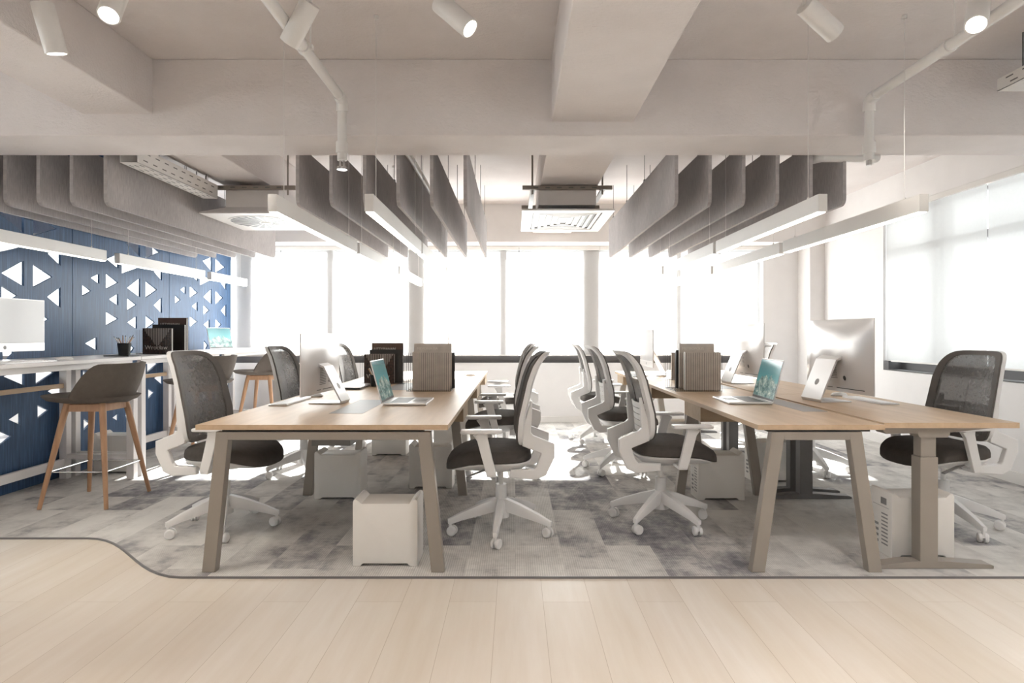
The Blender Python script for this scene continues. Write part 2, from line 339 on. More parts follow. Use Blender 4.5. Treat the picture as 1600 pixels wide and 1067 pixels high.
# window frames, panes, outside columns
def window_back(idx, x0, x1, mull):
    bm = nb(); y0, y1 = BW+.10, BW+.16
    box(bm, x0, x1, BW+.03, BW+.06, .80, .895); box(bm, x0, x1, y0, y1, .80, .90); box(bm, x0, x1, y0, y1, 2.29, 2.35)
    for x in mull: box(bm, x-.03, x+.03, y0, y1, .90, 2.29)
    box(bm, x0, x1, BW-.005, BW+.02, .80, .815)
    w = build('window_%d' % idx, bm, M['framedark']); struct(w)
    bm = nb(); box(bm, x0, x1, BW+.125, BW+.131, .90, 2.29); build('pane', bm, M['glass'], w)
    return w
window_back(1, -7.2, -3.65, (-7.17, -4.9, -3.68)); window_back(2, -3.65, 3.30, (-3.62, -2.47, -.157, 2.19, 3.27))
bm = nb(); box(bm, RX+.13, RX+.19, -2.6, 6.41, .80, .90); box(bm, RX+.13, RX+.19, -2.6, 6.41, 2.44, 2.5); box(bm, RX+.11, RX+.17, -2.6, 6.41, 2.02, 2.09)
for k in range(7): box(bm, RX+.11, RX+.17, 6.36-1.38*k-.7-.05, 6.36-1.38*k-.7+.05, .9, 2.44)
box(bm, RX+.0, RX+.13, -2.6, 6.32, .802, .812); box(bm, RX+.0, RX+.13, 6.32, 6.41, .802, .9)
w = struct(build('window_3', bm, M['framedark'])); bm = nb(); box(bm, RX+.155, RX+.16, -2.6, 6.41, .9, 2.44); build('pane', bm, M['glass'], w)
bm = nb(); box(bm, LX-.16, LX-.1, -1.0, BW, .8, .9); box(bm, LX-.16, LX-.1, -1, BW, 2.34, 2.4)
for y in (-1, 1.2, 3.4, 5.6, 7.9): box(bm, LX-.16, LX-.1, y, y+.06, .9, 2.34)
w = struct(build('window_4', bm, M['framedark'])); bm = nb(); box(bm, LX-.13, LX-.125, -1.0, BW, .9, 2.34); build('pane', bm, M['glass'], w)
for i, (x, wd) in enumerate(((-6.0, .2), (-3.62, .22), (-1.32, .22), (1.02, .22))):
    struct(B('trim_%d' % (i+1), x-wd/2, x+wd/2, BW+.03, BW+.095, .90, 2.345, M['paint']))
for i, (x, wd) in enumerate(((-2.47, .09), (-.157, .09), (2.19, .07))):
    struct(B('trim_%d' % (i+5), x-wd/2, x+wd/2, BW+.03, BW+.095, .9, 2.345, M['paint']))
struct(B('trim_8', LX, RX, 7.6, BW, 2.355, H, M['smooth']))          # soffit over the back windows
struct(B('trim_9', 3.76, RX, 7.62, BW, 0, 2.355, M['smooth'], bev=.004))  # corner pier
# beams
struct(B('trim_10', LX, RX, 3.59, 3.99, 2.379, H, M['plaster'], bev=.006))
bm = nb(); box(bm, .219, .712, FY, 3.60, 2.463, H, .006); box(bm, .219, .712, 3.98, 7.61, 2.463, H, .006); struct(build('trim_11', bm, M['plaster']))
bm = nb(); box(bm, -2.60, -2.18, FY, 3.60, 2.51, H, .006); box(bm, -2.60, -2.18, 3.98, 7.61, 2.51, H, .006); struct(build('trim_12', bm, M['plaster']))
# carpet with its stepped front edge and the thin dark edging
edge = [(LX, 3.46), (-2.47, 3.46)]
for k in range(1, 13):
    t = k/12; s = t*t*(3-2*t); edge.append((-2.47+.85*(t*.9+.1*s), 3.46 - .555*s))
edge += [(RX, 2.905)]
bm = nb(); prism(bm, edge + [(RX, BW), (LX, BW)], 'z', 0.0, 0.008)
cp = build('carpet', bm, M['carpet']); tag(cp, 'grey streaked carpet laid in planks up to the pale wooden floor', 'carpet')
bm = nb()
n = len(edge); a = [Vector(p) for p in edge]; lo = []; hi = []
for i in range(n):
    d = (a[min(i+1, n-1)] - a[max(i-1, 0)]).normalized(); nn = Vector((d.y, -d.x)); lo.append(a[i] + nn*.007); hi.append(a[i] - nn*.001)
prism(bm, [(p.x, p.y) for p in lo + hi[::-1]], 'z', 0.0, 0.0095)
build('edging', bm, M['darkmetal'], cp)

# ---------------------------------------------------------------- roller blinds
def sheet(name, pts, mat, parent):
    bm = nb(); bm.faces.new([bm.verts.new(p) for p in pts]); return build(name, bm, mat, parent, normals=False)
def blind_x(x0, x1, label, group):
    t = thing('roller_blind', label, 'blind', ((x0+x1)/2, BW+.02, 0), 0, group); hw = (x1-x0)/2-.006
    sheet('cloth', [(-hw, 0, .905), (hw, 0, .905), (hw, 0, 2.30), (-hw, 0, 2.30)], M['blind'], t); B('cassette', -hw-.004, hw+.004, -.035, .01, 2.30, 2.353, M['whitemetal'], t); B('bottom_bar', -hw, hw, -.006, .006, .893, .908, M['whitemetal'], t)
edges = [-7.19, -6.33, -5.26, -4.19, -3.127, -2.065, -1.014, .051, 1.125, 2.215, 3.29]
nm = ['behind the blue screen, farthest left', 'behind the blue screen, second from left', 'behind the blue screen, third from left', 'beside the end of the blue perforated screen', 'second right of the blue screen', 'above the left bench\'s brown books', 'just right of the left bench\'s tan book', 'straight above the central aisle', 'above the right bench\'s tan book', 'beside the corner pier, rightmost on the back wall']
for i in range(10): blind_x(edges[i], edges[i+1], 'white roller blind on the back wall, ' + nm[i], 'roller blinds on the back windows')
for i in range(6):
    y1 = 6.41-1.38*i; y0 = y1-1.38
    t = thing('roller_blind', 'white roller blind on the right window wall, ' + ('the far one near the corner pier' if i == 0 else 'the one behind the right edge chair' if i == 1 else 'number %s from the far corner' % ['three', 'four', 'five', 'six'][i-2]), 'blind', (RX+.03, (y0+y1)/2, 0), 0, 'roller blinds on the right windows')
    sheet('cloth', [(0, -.686, .905), (0, .686, .905), (0, .686, 2.45), (0, -.686, 2.45)], M['blind_side'], t); B('cassette', -.03, .04, -.689, .689, 2.45, 2.498, M['whitemetal'], t); B('bottom_bar', -.006, .006, -.686, .686, .893, .908, M['whitemetal'], t)

# ---------------------------------------------------------------- blue perforated screen
TRI = [(0.909, 2.129, 1.943, 0.693, 2.051), (0.997, 2.12, 1.942, 1.243, 2.036), (0.586, 1.933, 1.794, 0.422, 1.864), (0.632, 1.927, 1.75, 0.878, 1.832), (1.277, 1.929, 1.739, 1.142, 1.82), (0.113, 1.61, 1.505, 0.223, 1.557), (0.325, 1.72, 1.625, 0.219, 1.673), (0.413, 1.737, 1.588, 0.581, 1.661), (0.909, 1.736, 1.541, 0.712, 1.622), (0.997, 1.721, 1.54, 1.192, 1.638), (0.581, 1.558, 1.443, 0.456, 1.497), (0.712, 1.53, 1.4, 0.853, 1.465), (1.277, 1.563, 1.393, 1.137, 1.475), (0.413, 1.386, 1.254, 0.581, 1.32), (0.858, 1.355, 1.225, 0.716, 1.289), (0.999, 1.371, 1.222, 1.153, 1.296), (0.296, 1.15, 1.03, 0.152, 1.095), (0.721, 1.103, 0.949, 0.818, 1.039), (0.121, 0.863, 0.76, 0.203, 0.813), (0.129, 0.446, 0.341, 0.215, 0.389), (0.586, 0.432, 0.351, 0.5, 0.399), (0.43, 0.63, 0.49, 0.554, 0.56), (0.255, 0.64, 0.51, 0.152, 0.575), (1.289, 0.782, 0.633, 1.142, 0.719), (1.039, 0.620, 0.515, 1.15, 0.568), (0.913, 0.927, 0.785, 0.729, 0.867), (1.022, 0.92, 0.785, 1.207, 0.865), (0.878, 0.59, 0.49, 0.773, 0.545), (0.688, 0.476, 0.369, 0.799, 0.42)]
def perforated(y0, label):
    cu = bpy.data.curves.new('p', 'CURVE'); cu.dimensions = '2D'; cu.fill_mode = 'BOTH'; cu.extrude = 0.009
    def spl(pts):
        s = cu.splines.new('POLY'); s.points.add(len(pts)-1); s.use_cyclic_u = True
        for i, p in enumerate(pts): s.points[i].co = (p[0], p[1], 0, 1)
    spl([(0.002, 0), (1.405, 0), (1.405, 2.825), (0.002, 2.825)])
    for t in TRI: spl([(t[0], t[1]), (t[0], t[2]), (t[3], t[4])])
    o = bpy.data.objects.new('p', cu); C.objects.link(o)
    me = bpy.data.meshes.new_from_object(o.evaluated_get(bpy.context.evaluated_depsgraph_get())); bpy.data.objects.remove(o)
    me.transform(Matrix(((0, 0, 1, 0), (1, 0, 0, 0), (0, 1, 0, 0), (0, 0, 0, 1))))
    me.materials.clear(); me.materials.append(M['blue'])
    o = bpy.data.objects.new('perforated_panel', me); C.objects.link(o); o.location = (-3.75, y0, .0085)
    tag(o, label, 'screen panel', 'blue perforated screen panels')
perforated(3.64, 'blue stained board panel with triangle cut-outs behind the white monitor')
perforated(5.05, 'blue stained board panel with triangle cut-outs behind the pen pot and near stool')
perforated(6.46, 'blue stained board panel with triangle cut-outs nearest the back windows')

# ---------------------------------------------------------------- acoustic baffles
def baffle_mesh():
    L, z0, z1, r = 2.85, -.41, 0.0, .05; o = []
    for cx, cz, a0 in ((r, z0+r, PI), (L-r, z0+r, 1.5*PI)):
        for k in range(6):
            a = a0 + k*PI/10; o.append((cx+r*math.cos(a), cz+r*math.sin(a)))
    o += [(L, z1), (0, z1)]
    bm = nb(); prism(bm, o, 'x', -.012, .012, .002); return bm
bt = thing('acoustic_baffle', 'x', 'acoustic baffle', (0, 4.05, 2.47)); build('felt_panel', baffle_mesh(), M['felt'], bt)
for y in (.25, 1.0, 1.8, 2.6):
    bm = nb(); tube(bm, [(0, y, -.01), (0, y, H-2.47)], .0025, 6); box(bm, -.008, .008, y-.012, y+.012, -.004, .02); build('hanger', bm, M['darkmetal'], bt)
used = False
names = {'R': 'above the right desk bench', 'L': 'above the left desk bench', 'W': 'along the blue perforated screen', 'X': 'in the room behind the blue screen'}
order = ['first', 'second', 'third', 'fourth', 'fifth', 'sixth']
sets = [('R', [1.094+.228*k for k in range(6)], 'from the aisle'), ('L', [-.339-.2275*k for k in range(6)], 'from the aisle'), ('W', [-2.78, -3.01, -3.235, -3.46, -3.68], 'from the left diffuser'), ('X', [-4.2, -4.43, -4.66, -4.89], 'from the screen')]
for key, xs, fr in sets:
    for k, x in enumerate(xs):
        place(bt, used, (x, 4.05, 2.47), 0, 'grey felt baffle hung %s, %s one %s' % (names[key], order[k], fr), 'baffles ' + names[key]); used = True

# ---------------------------------------------------------------- pendant lights
def pendant(x, y0, y1, label, group):
    t = thing('pendant_light', label, 'pendant lamp', (x, y0, 1.79), 0, group); L = y1-y0
    B('housing', -.0225, .0225, 0, L, .004, .09, M['whitemetal'], t, .002); B('diffuser', -.019, .019, .012, L-.012, -.001, .0045, M['diff'], t)
    for y in (.15, L-.15):
        bm = nb(); tube(bm, [(0, y, .09), (0, y, H-1.79-.001)], .0018, 6); tube(bm, [(0, y, H-1.79-.02), (0, y, H-1.79-.0005)], .012, 10); tube(bm, [(0, y, .09), (0, y, .105)], .006, 8); build('suspension_wire', bm, M['whitemetal'], t)
rows = [(-1.20, 'over the left desk bench, left row'), (-.722, 'over the left desk bench, right row'), (1.52, 'over the right desk bench, left row'), (2.02, 'over the right desk bench, right row')]
for x, s in rows:
    for k, (a, b) in enumerate(((2.95, 4.46), (4.52, 6.03), (6.09, 7.55))):
        pendant(x, a, b, 'slim white linear pendant lamp %s, %s' % (s, ('nearest of three', 'middle of three', 'farthest of three')[k]), 'linear pendants ' + s)
for k, (a, b) in enumerate(((3.45, 4.97), (5.13, 6.55), (6.68, 7.58))):
    pendant(-3.42, a, b, 'slim white linear pendant lamp above the wall counter, %s' % ('nearest of three', 'middle of three', 'farthest of three')[k], 'linear pendants above the wall counter')

# ---------------------------------------------------------------- ceiling services
def slotrail(bm, x0, x1, y0, y1, z0, z1): box(bm, x0, x1, y0, y1, z0, z1, .003)
t = thing('air_diffuser', 'white square ceiling air diffuser with concentric louvres above the aisle', 'air vent', (.447, 5.0, 2.22))
bm = nb(); hx, dy = .39, 1.03
box(bm, -hx, hx, 0, .10, 0, .015); box(bm, -hx, hx, dy-.10, dy, 0, .015); box(bm, -hx, -hx+.09, .1, dy-.1, 0, .015); box(bm, hx-.09, hx, .1, dy-.1, 0, .015); build('face_frame', bm, M['whitemetal'], t)
for k in range(5):
    i0 = .115+.058*k; x_, ya, yb, q_ = hx-i0+.012, i0, dy-i0, .028; z_ = .002+.001*k; bm = nb()
    box(bm, -x_, x_, ya, ya+q_, z_, z_+.006); box(bm, -x_, x_, yb-q_, yb, z_, z_+.006); box(bm, -x_, -x_+q_, ya+q_, yb-q_, z_, z_+.006); box(bm, x_-q_, x_, ya+q_, yb-q_, z_, z_+.006)
    build('louvre', bm, M['whitemetal'], t)
B('backing', -hx+.09, hx-.09, .1, dy-.1, .0125, .0145, M['darkmetal'], t)
B('plenum_box', -.245, .25, .14, .88, .0755, .243, M['smooth'], t)
bm = nb(); box(bm, -.385, .385, .10, .135, .20, .235, .003); box(bm, -.385, .385, .89, .93, .20, .235, .003)
for x in (-.30, .30):
    box(bm, x-.02, x+.02, .05, .95, .19, .2); tube(bm, [(x, .115, .16), (x, .115, .25)], .008, 8)
tube(bm, [(-.30, .115, .24), (-.30, .115, .62)], .008, 8); tube(bm, [(.30, .115, .24), (.30, .115, .62)], .008, 8)
build('mounting_rail', bm, M['legmetal'], t)
bm = nb()
for k in range(6): box(bm, -.27+.1*k-.02, -.27+.1*k+.02, .0985, .1, .21, .222)
build('rail_slots', bm, M['darkmetal'], t)
t = thing('air_diffuser', 'white square ceiling air diffuser with round swirl vanes above the left chairs', 'air vent', (-2.32, 5.14, 2.22))
B('face_plate', -.40, .40, 0, .85, .004, .016, M['whitemetal'], t); bm = nb(); tube(bm, [(0, .425, .0005), (0, .425, .0038)], .32, 48); tube(bm, [(0, .425, -.004), (0, .425, .0005)], .04, 24); build('swirl_disc', bm, M['whitemetal'], t)
bm = nb()
for k in range(24):
    a = 2*PI*k/24; v = [bm.verts.new((r_*math.cos(a+o_), .425+r_*math.sin(a+o_), 0.0001)) for r_, o_ in ((.06, .04), (.30, -.095), (.30, .085), (.06, .22))]
    g = bmesh.ops.extrude_face_region(bm, geom=[bm.faces.new(v)])
    for q in g['geom']:
        if isinstance(q, bmesh.types.BMVert): q.co.z -= .0004
build('swirl_slots', bm, M['black'], t)
bm = nb(); loft(bm, [[(-.40, 0, .016), (.40, 0, .016), (.40, .85, .016), (-.40, .85, .016)], [(-.20, .06, .07), (.26, .06, .07), (.26, .8, .07), (-.20, .8, .07)], [(-.20, .06, .24), (.26, .06, .24), (.26, .8, .24), (-.20, .8, .24)]]); build('plenum_box', bm, M['smooth'], t)
bm = nb(); box(bm, -.42, .42, 0.02, .055, .215, .25, .003)
for x in (-.36, .35): tube(bm, [(x, .037, .17), (x, .037, .62)], .007, 8)
build('mounting_rail', bm, M['legmetal'], t)
bm = nb()
for k in range(8): box(bm, -.42+.1*k-.02, -.42+.1*k+.02, .018, .02, .226, .238)
build('rail_slots', bm, M['darkmetal'], t)
def tray(label, x0, x1, y0, y1, z0, h):
    t = thing('cable_tray', label, 'cable tray', ((x0+x1)/2, y0, z0)); w = (x1-x0)/2; L = y1-y0
    bm = nb(); box(bm, -w, w, 0, L, 0, .003); box(bm, -w, -w+.003, 0, L, 0, h); box(bm, w-.003, w, 0, L, 0, h); build('channel', bm, M['whitemetal'], t)
    bm = nb(); k = 0.06
    while k < L-.08:
        for x in (-w-.0006, w+.0004): box(bm, x, x+.0002, k, k+.05, h*.25, h*.25+.008); box(bm, x, x+.0002, k+.03, k+.08, h*.7, h*.7+.008)
        for x in (-w*.6, 0, w*.6): box(bm, x-.004, x+.004, k, k+.05, -.0006, 0)
        k += .11
    ch = t.children[-1]; bm2 = bmesh.new(); bm2.from_mesh(ch.data); nf = len(bm2.faces); me2 = bpy.data.meshes.new('x'); bm.to_mesh(me2); bm2.from_mesh(me2); bm.free()
    bm2.faces.ensure_lookup_table()
    for f_ in bm2.faces[nf:]: f_.material_index = 1
    bm2.to_mesh(ch.data); bm2.free(); bpy.data.meshes.remove(me2); ch.data.materials.append(M['darkmetal'])
    bm = nb(); 
    for y in (.2, L-.15):
        for x in (-w+.02, w-.02): bm = nb(); tube(bm, [(x, y, .0), (x, y, H-z0-.001)], .004, 6); build('threaded_rod', bm, M['darkmetal'], t)
tray('white slotted cable tray hung left of the swirl air diffuser', -2.66, -2.54, 4.02, 5.10, 2.34, .115)
tray('white slotted cable tray in the upper right corner before the beam', 2.76, 3.2, 1.9, 3.42, 2.575, .07)
def pipe(label, x, rng):
    t = thing('ceiling_pipe', label, 'pipe', (x, 3.5, 2.55))
    bm = nb(); tube(bm, [(0, -3.0, .02), (0, -.02, .02)], .027, 16); build('pipe_run', bm, M['whitemetal'], t, True)
    bm = nb(); tube(bm, [(0, -.06, .02), (0, -.02, .02), (0, .015, -.0), (0, .022, -.05)], .034, 16); build('elbow', bm, M['whitemetal'], t, True)
    bm = nb(); tube(bm, [(0, .02, -.03), (0, .02, -.25)], .026, 16); tube(bm, [(0, .02, -.235), (0, .02, -.30)], .035, 16); tube(bm, [(0, .02, -.30), (0, .02, -.34)], .028, 16); build('drop_pipe', bm, M['whitemetal'], t, True)
    for y in (-.62, -1.7):
        bm = nb(); tube(bm, [(0, y-.02, .02), (0, y+.02, .02)], .034, 16); tube(bm, [(.033, y, .02), (.033, y, .20), (.033, y, .289)], .004, 6); box(bm, .02, .046, y-.012, y+.012, .01, .03)
        build('clamp', bm, M['whitemetal'], t, True)
    return t
pt = pipe('white ceiling pipe bending down the beam above the left desk bench', -1.02, 0)
bm = nb(); tube(bm, [(-.010, .02, -.34), (-.012, .02, -.395)], .008, 10); tube(bm, [(.010, .02, -.34), (.012, .02, -.395)], .008, 10); tube(bm, [(0, .02, -.38), (0, .02, -.395)], .03, 16); build('sprinkler_head', bm, M['chrome'], pt)
bm = nb(); tube(bm, [(.25, .55, -.07), (.25, 3.2, -.07)], .025, 14); build('pipe_run', bm, M['whitemetal'], pt, True)
pt = pipe('white ceiling pipe bending down the beam above the right desk bench', 2.085, 1)
bm = nb(); tube(bm, [(0, .02, -.34), (0, .02, -.37)], .016, 12); build('sprinkler_head', bm, M['chrome'], pt)
bm = nb(); tube(bm, [(.36, .56, -.16), (.0, .56, -.16), (-.05, .62, -.16), (-.05, 3.6, -.16)], .035, 14); tube(bm, [(.36, .56, -.16), (.36, .60, -.16)], .04, 12); build('pipe_run', bm, M['whitemetal'], pt, True)

def spot(px, py, pz, d, label, lit=True):
    t = thing('track_spotlight', label, 'spotlight', (px, py, pz), 0, None)
    d = Vector(d).normalized(); q = Vector((0, 0, -1)).rotation_difference(d).to_matrix().to_4x4()
    R, L = .043, .20
    bm = nb(); n = 28
    prof = [(0, .0), (R*.96, 0), (R, .004), (R, -0), (R, L), (R*.9, L), (R*.86, L-.03)]
    rings = [[(r*math.cos(2*PI*j/n), r*math.sin(2*PI*j/n), -z) for j in range(n)] for r, z in [(R*.3, 0), (R*.97, 0), (R, .004), (R, L-.003), (R*.97, L), (R*.86, L), (R*.80, L-.02)]]
    loft(bm, rings, True, False); bmesh.ops.transform(bm, matrix=q, verts=bm.verts); build('lamp_body', bm, M['whitemetal'], t, True)
    bm = nb(); tube(bm, [(0, 0, -(L-.024)), (0, 0, -(L-.02))], R*.82, n); bmesh.ops.transform(bm, matrix=q, verts=bm.verts); build('lens', bm, M['lens'] if lit else M['whitemetal'], t)
    bm = nb(); top = H - pz; tube(bm, [(0, 0, -.0), (0, 0, top-.02)], .008, 10); tube(bm, [(0, 0, top-.035), (0, 0, top-.0005)], .05, 20); build('mount', bm, M['whitemetal'], t)
    ld = bpy.data.lights.new('spot_beam', 'SPOT'); ld.energy = 30; ld.spot_size = math.radians(52); ld.spot_blend = .8; ld.color = (1, .93, .82); ld.shadow_soft_size = .03
    lo = bpy.data.objects.new('spot_beam', ld); C.objects.link(lo); lo.parent = t; lo.location = d*(L+.006); lo.rotation_euler = d.to_track_quat('-Z', 'Y').to_euler()
SP = [((-2.02, 2.55, 2.60), (.10, .30, -1), 'white cylinder spotlight at the far upper left, pointing away to the right'),
      ((-1.69, 2.55, 2.66), (.15, -.62, -1), 'white cylinder spotlight with glowing lens facing the camera, upper left'),
      ((-.89, 2.6, 2.63), (-.62, .35, -.75), 'white cylinder spotlight crossing the left ceiling pipe'),
      ((-.33, 2.6, 2.63), (.75, -.25, -.75), 'white cylinder spotlight tilted right, just left of the central beam'),
      ((1.26, 2.6, 2.62), (.85, .3, -.5), 'white cylinder spotlight tilted right, first right of the central beam'),
      ((2.02, 2.6, 2.64), (-.55, -.6, -1), 'white cylinder spotlight with glowing lens beside the right ceiling pipe')]
for a, b, c_ in SP: spot(*a, b, c_)

# ---------------------------------------------------------------- office chair
def chair_proto():
    t = thing('office_chair', 'x', 'chair')
    sag = lambda x, y: -.55*max(0, x-.10)**2*2.2 + .25*y*y*(.3) 
    bm = nb(); cx, rx, ry = .072, .25, .25
    loft(bm, [sell(cx, 0, rx*.94, ry*.94, .446, fz=sag), sell(cx, 0, rx, ry, .455, fz=sag), sell(cx, 0, rx, ry, .480, fz=sag), sell(cx, 0, rx*.985, ry*.985, .498, fz=sag), sell(cx, 0, rx*.93, ry*.93, .514, fz=sag), sell(cx, 0, rx*.80, ry*.80, .522, fz=sag), sell(cx, 0, rx*.5, ry*.5, .525, fz=sag), sell(cx, 0, rx*.2, ry*.2, .526, fz=sag)])
    build('seat', bm, M['seat'], t, True)
    bm = nb(); loft(bm, [sell(.03, 0, .10, .09, .375, fz=None), sell(.03, 0, .16, .15, .392), sell(.05, 0, .21, .21, .418, fz=sag), sell(.06, 0, .235, .235, .437, fz=sag), sell(.06, 0, .235, .235, .447, fz=sag)]); build('seat_pan', bm, M['white'], t, True)
    # back surface
    def bp(a, b, off=0.0):
        v = (b+1)/2; hw = .222 + .022*math.sin(PI*v) - .022*v
        x = -.125 - .125*v + .030*math.sin(PI*v*1.0) + .045*a*a - off
        x -= .03*max(0, v-.85)/.15*.5
        return (x, a*hw, .540 + .535*v)
    def ring(tt, off, n=64, e=6):
        out = []
        for j in range(n):
            th = 2*PI*(j+.5)/n; c, s = math.cos(th), math.sin(th)
            a = math.copysign(abs(c)**(2/e), c)*tt; b = math.copysign(abs(s)**(2/e), s)*(1-(1-tt)*.55)
            out.append(bp(a, b, off))
        return out
    def annulus(t0, t1, o0, o1):
        bm = nb(); loft(bm, [ring(t0, o0), ring(t1, o0), ring(t1, o1), ring(t0, o1), ring(t0, o0)], False, False); bmesh.ops.remove_doubles(bm, verts=bm.verts, dist=1e-5); return bm
    bm = nb(); loft(bm, [ring(.01, -.001), ring(.3, -.001), ring(.6, -.001), ring(.85, -.001), ring(.85, .003), ring(.6, .003), ring(.3, .003), ring(.01, .003)]); build('mesh_panel', bm, M['mesh'], t, True)
    build('mesh_border', annulus(.82, 1.0, -.006, .006), M['rim'], t, True)
    build('back_frame', annulus(.86, 1.015, .0065, .032), M['white'], t, True)
    bm = nb()
    for k in range(5):
        b0 = -.86+.14*k; f = lambda u, v, b0=b0: bp(-.80+1.6*u, b0+.12*v, .018)
        solid_grid(bm, f, 10, 1, .007)
    build('lumbar_support', bm, M['white'], t, True)
    for s in (-1, 1):
        bm = nb(); y0, y1 = (.172, .205) if s > 0 else (-.205, -.172)
        strip(bm, [(-.17, .80), (-.155, .70), (-.135, .62), (-.15, .575), (-.20, .555), (-.262, .53), (-.262, .49), (-.225, .405), (-.19, .385), (-.05, .39)], [.012, .035, .06, .078, .078, .078, .078, .07, .06, .045], y0, y1, .006)
        build('back_bracket', bm, M['white'], t)
        bm = nb(); y0, y1 = (.262, .30) if s > 0 else (-.30, -.262)
        box(bm, -.005, .225, s*.281-.038, s*.281+.038, .632, .652, .008)
        build('arm_pad', bm, M['white'], t, True)
        bm = nb(); strip(bm, [(.115, .634), (.105, .60), (.075, .48), (.06, .425), (.055, .400)], [.085, .06, .055, .055, .05], y0 + (.006 if s > 0 else .006), y1 - .006, .004); box(bm, .03, .08, min(s*.10, s*.29), max(s*.10, s*.29), .392, .412, .004)
        build('arm_support', bm, M['white'], t)
    bm = nb(); tube(bm, [(0, 0, .20), (0, 0, .40)], .014, 16); build('gas_column', bm, M['whitemetal'], t, True)
    bm = nb(); tube(bm, [(0, 0, .10), (0, 0, .285)], [.036, .032], 20); tube(bm, [(0, 0, .09), (0, 0, .20)], [.05, .038], 20)
    ends = []
    for k in range(5):
        a = 2*PI*k/5 + .2; d = Vector((math.cos(a), math.sin(a), 0)); s = Vector((-d.y, d.x, 0)); rings = []
        for r, zt, h, w in ((.02, .205, .075, .026), (.12, .175, .065, .024), (.24, .130, .045, .019), (.305, .100, .034, .015), (.318, .096, .026, .012)):
            c0 = d*r; rings.append([tuple(c0 + s*w*q + Vector((0, 0, zt - e_*h))) for q, e_ in ((-.7, 0), (.7, 0), (1, .25), (.8, 1), (-.8, 1), (-1, .25))])
        loft(bm, rings); ends.append((a, d))
    bs = build('star_base', bm, M['white'], t, True)
    for a, d in ends:
        bm = nb(); p = d*.305; sw = a + 1.1
        ax = Vector((math.cos(sw), math.sin(sw), 0)); o = Vector((-ax.y, ax.x, 0))*.012
        for q in (-1, 1):
            c0 = Vector((p.x, p.y, .029)) + o
            tube(bm, [c0 + ax*q*.006, c0 + ax*q*.020, c0 + ax*q*.025], [.0285, .0285, .022], 18)
        tube(bm, [(p.x, p.y, .03), (p.x, p.y, .085)], .009, 10)
        build('caster', bm, M['white'], bs, True)
    bm = nb(); box(bm, .06, .20, .19, .215, .395, .403, .003, Matrix.Translation((.13, .2, .40)) @ Matrix.Rotation(.35, 4, 'Y') @ Matrix.Translation((-.13, -.2, -.40))); box(bm, .05, .08, .08, .215, .398, .408, .002); build('lever', bm, M['grey'], t)
    return t
cp_ = chair_proto(); used = False
CH = [((-.084, 3.57), PI+.03, 'white framed office chair on the aisle side of the left desk bench, nearest the camera'),
      ((-.09, 4.99), PI-.02, 'white framed office chair on the aisle side of the left desk bench, middle of three'),
      ((-.07, 6.41), PI+.05, 'white framed office chair on the aisle side of the left desk bench, nearest the windows'),
      ((-1.77, 3.64), -.10, 'white framed office chair left of the left desk bench, nearest the camera, dark mesh back'),
      ((-1.79, 5.06), -.06, 'white framed office chair left of the left desk bench, behind the thin white monitor'),
      ((-1.70, 6.48), -.10, 'white framed office chair left of the left desk bench, nearest the windows'),
      ((.91, 3.74), .02, 'white framed office chair on the aisle side of the right desk bench, nearest the camera'),
      ((.90, 5.18), .04, 'white framed office chair on the aisle side of the right desk bench, middle of three'),
      ((.90, 6.58), .0, 'white framed office chair on the aisle side of the right desk bench, nearest the windows'),
      ((2.63, 3.67), PI+.14, 'white framed office chair at the right edge with its mesh back facing the camera'),
      ((2.56, 5.17), PI+.05, 'white framed office chair right of the right desk bench, hidden behind the big monitor'),
      ((2.56, 6.60), PI, 'white framed office chair right of the right desk bench, nearest the windows')]
rot = [0.3, 0, .5, .2, -.3, .1, .45, 0, .2, -.3, .6, 0]
for (x, y), r, l in CH:
    place(cp_, used, (x, y, .0085), r, l, 'white office chairs at the desk benches'); used = True

# ---------------------------------------------------------------- desks
def leg_a(bm, s, foot, top, y0, y1, z1, w=.065):
    prism(bm, [(foot, 0), (foot + s*w, 0), (top + s*w, z1), (top, z1)], 'y', y0, y1, .003)
Z = .0085
def aframe(t, xl, xr, inset, y, z1=.715, mat=None):
    mat = mat or M['legmetal']
    for s, xf in ((1, xl), (-1, xr)):
        bm = nb(); leg_a(bm, s, xf, xf + s*inset, y, y+.05, z1); build('leg', bm, mat, t)
    B('crossbar', xl+inset+.06, xr-inset-.06, y, y+.05, z1-.04, z1, mat, t, .002)
for k in range(3):
    y = 1.4*k
    t = thing('bench_desk', 'oak topped double desk of the left bench, slanted taupe legs, %s' % ('nearest the camera', 'middle', 'by the windows')[k], 'desk', (-.953, 2.94+y, Z), 0, 'desks of the left bench')
    B('desk_top', -.622, .622, .001, 1.399, .7065, .7315, M['oak'], t, .001)
    B('support_rail', -.42, -.37, .06, 1.39, .675, .705, M['darkmetal'], t); B('support_rail', .37, .42, .06, 1.39, .675, .705, M['darkmetal'], t)
    B('dark_gap_bar', -.50, .50, .022, .06, .6955, .706, M['black'], t)  # black bar: shade of the gap between top and frame, put into colour
    aframe(t, -.597, .603, .07, .012, .695)
    if k == 2: aframe(t, -.597, .603, .07, 1.33, .695)
    B('cable_cover', -.095, .095, .42, 1.10, .7316, .7321, M['grey'], t, .001)
    B('cable_trough', -.10, .10, .15, 1.30, .60, .66, M['darkmetal'], t)
    if True: 
        d = B('drawer', .22, .615, .96, 1.33, .605, .7, M['oak_front'], t, .002)
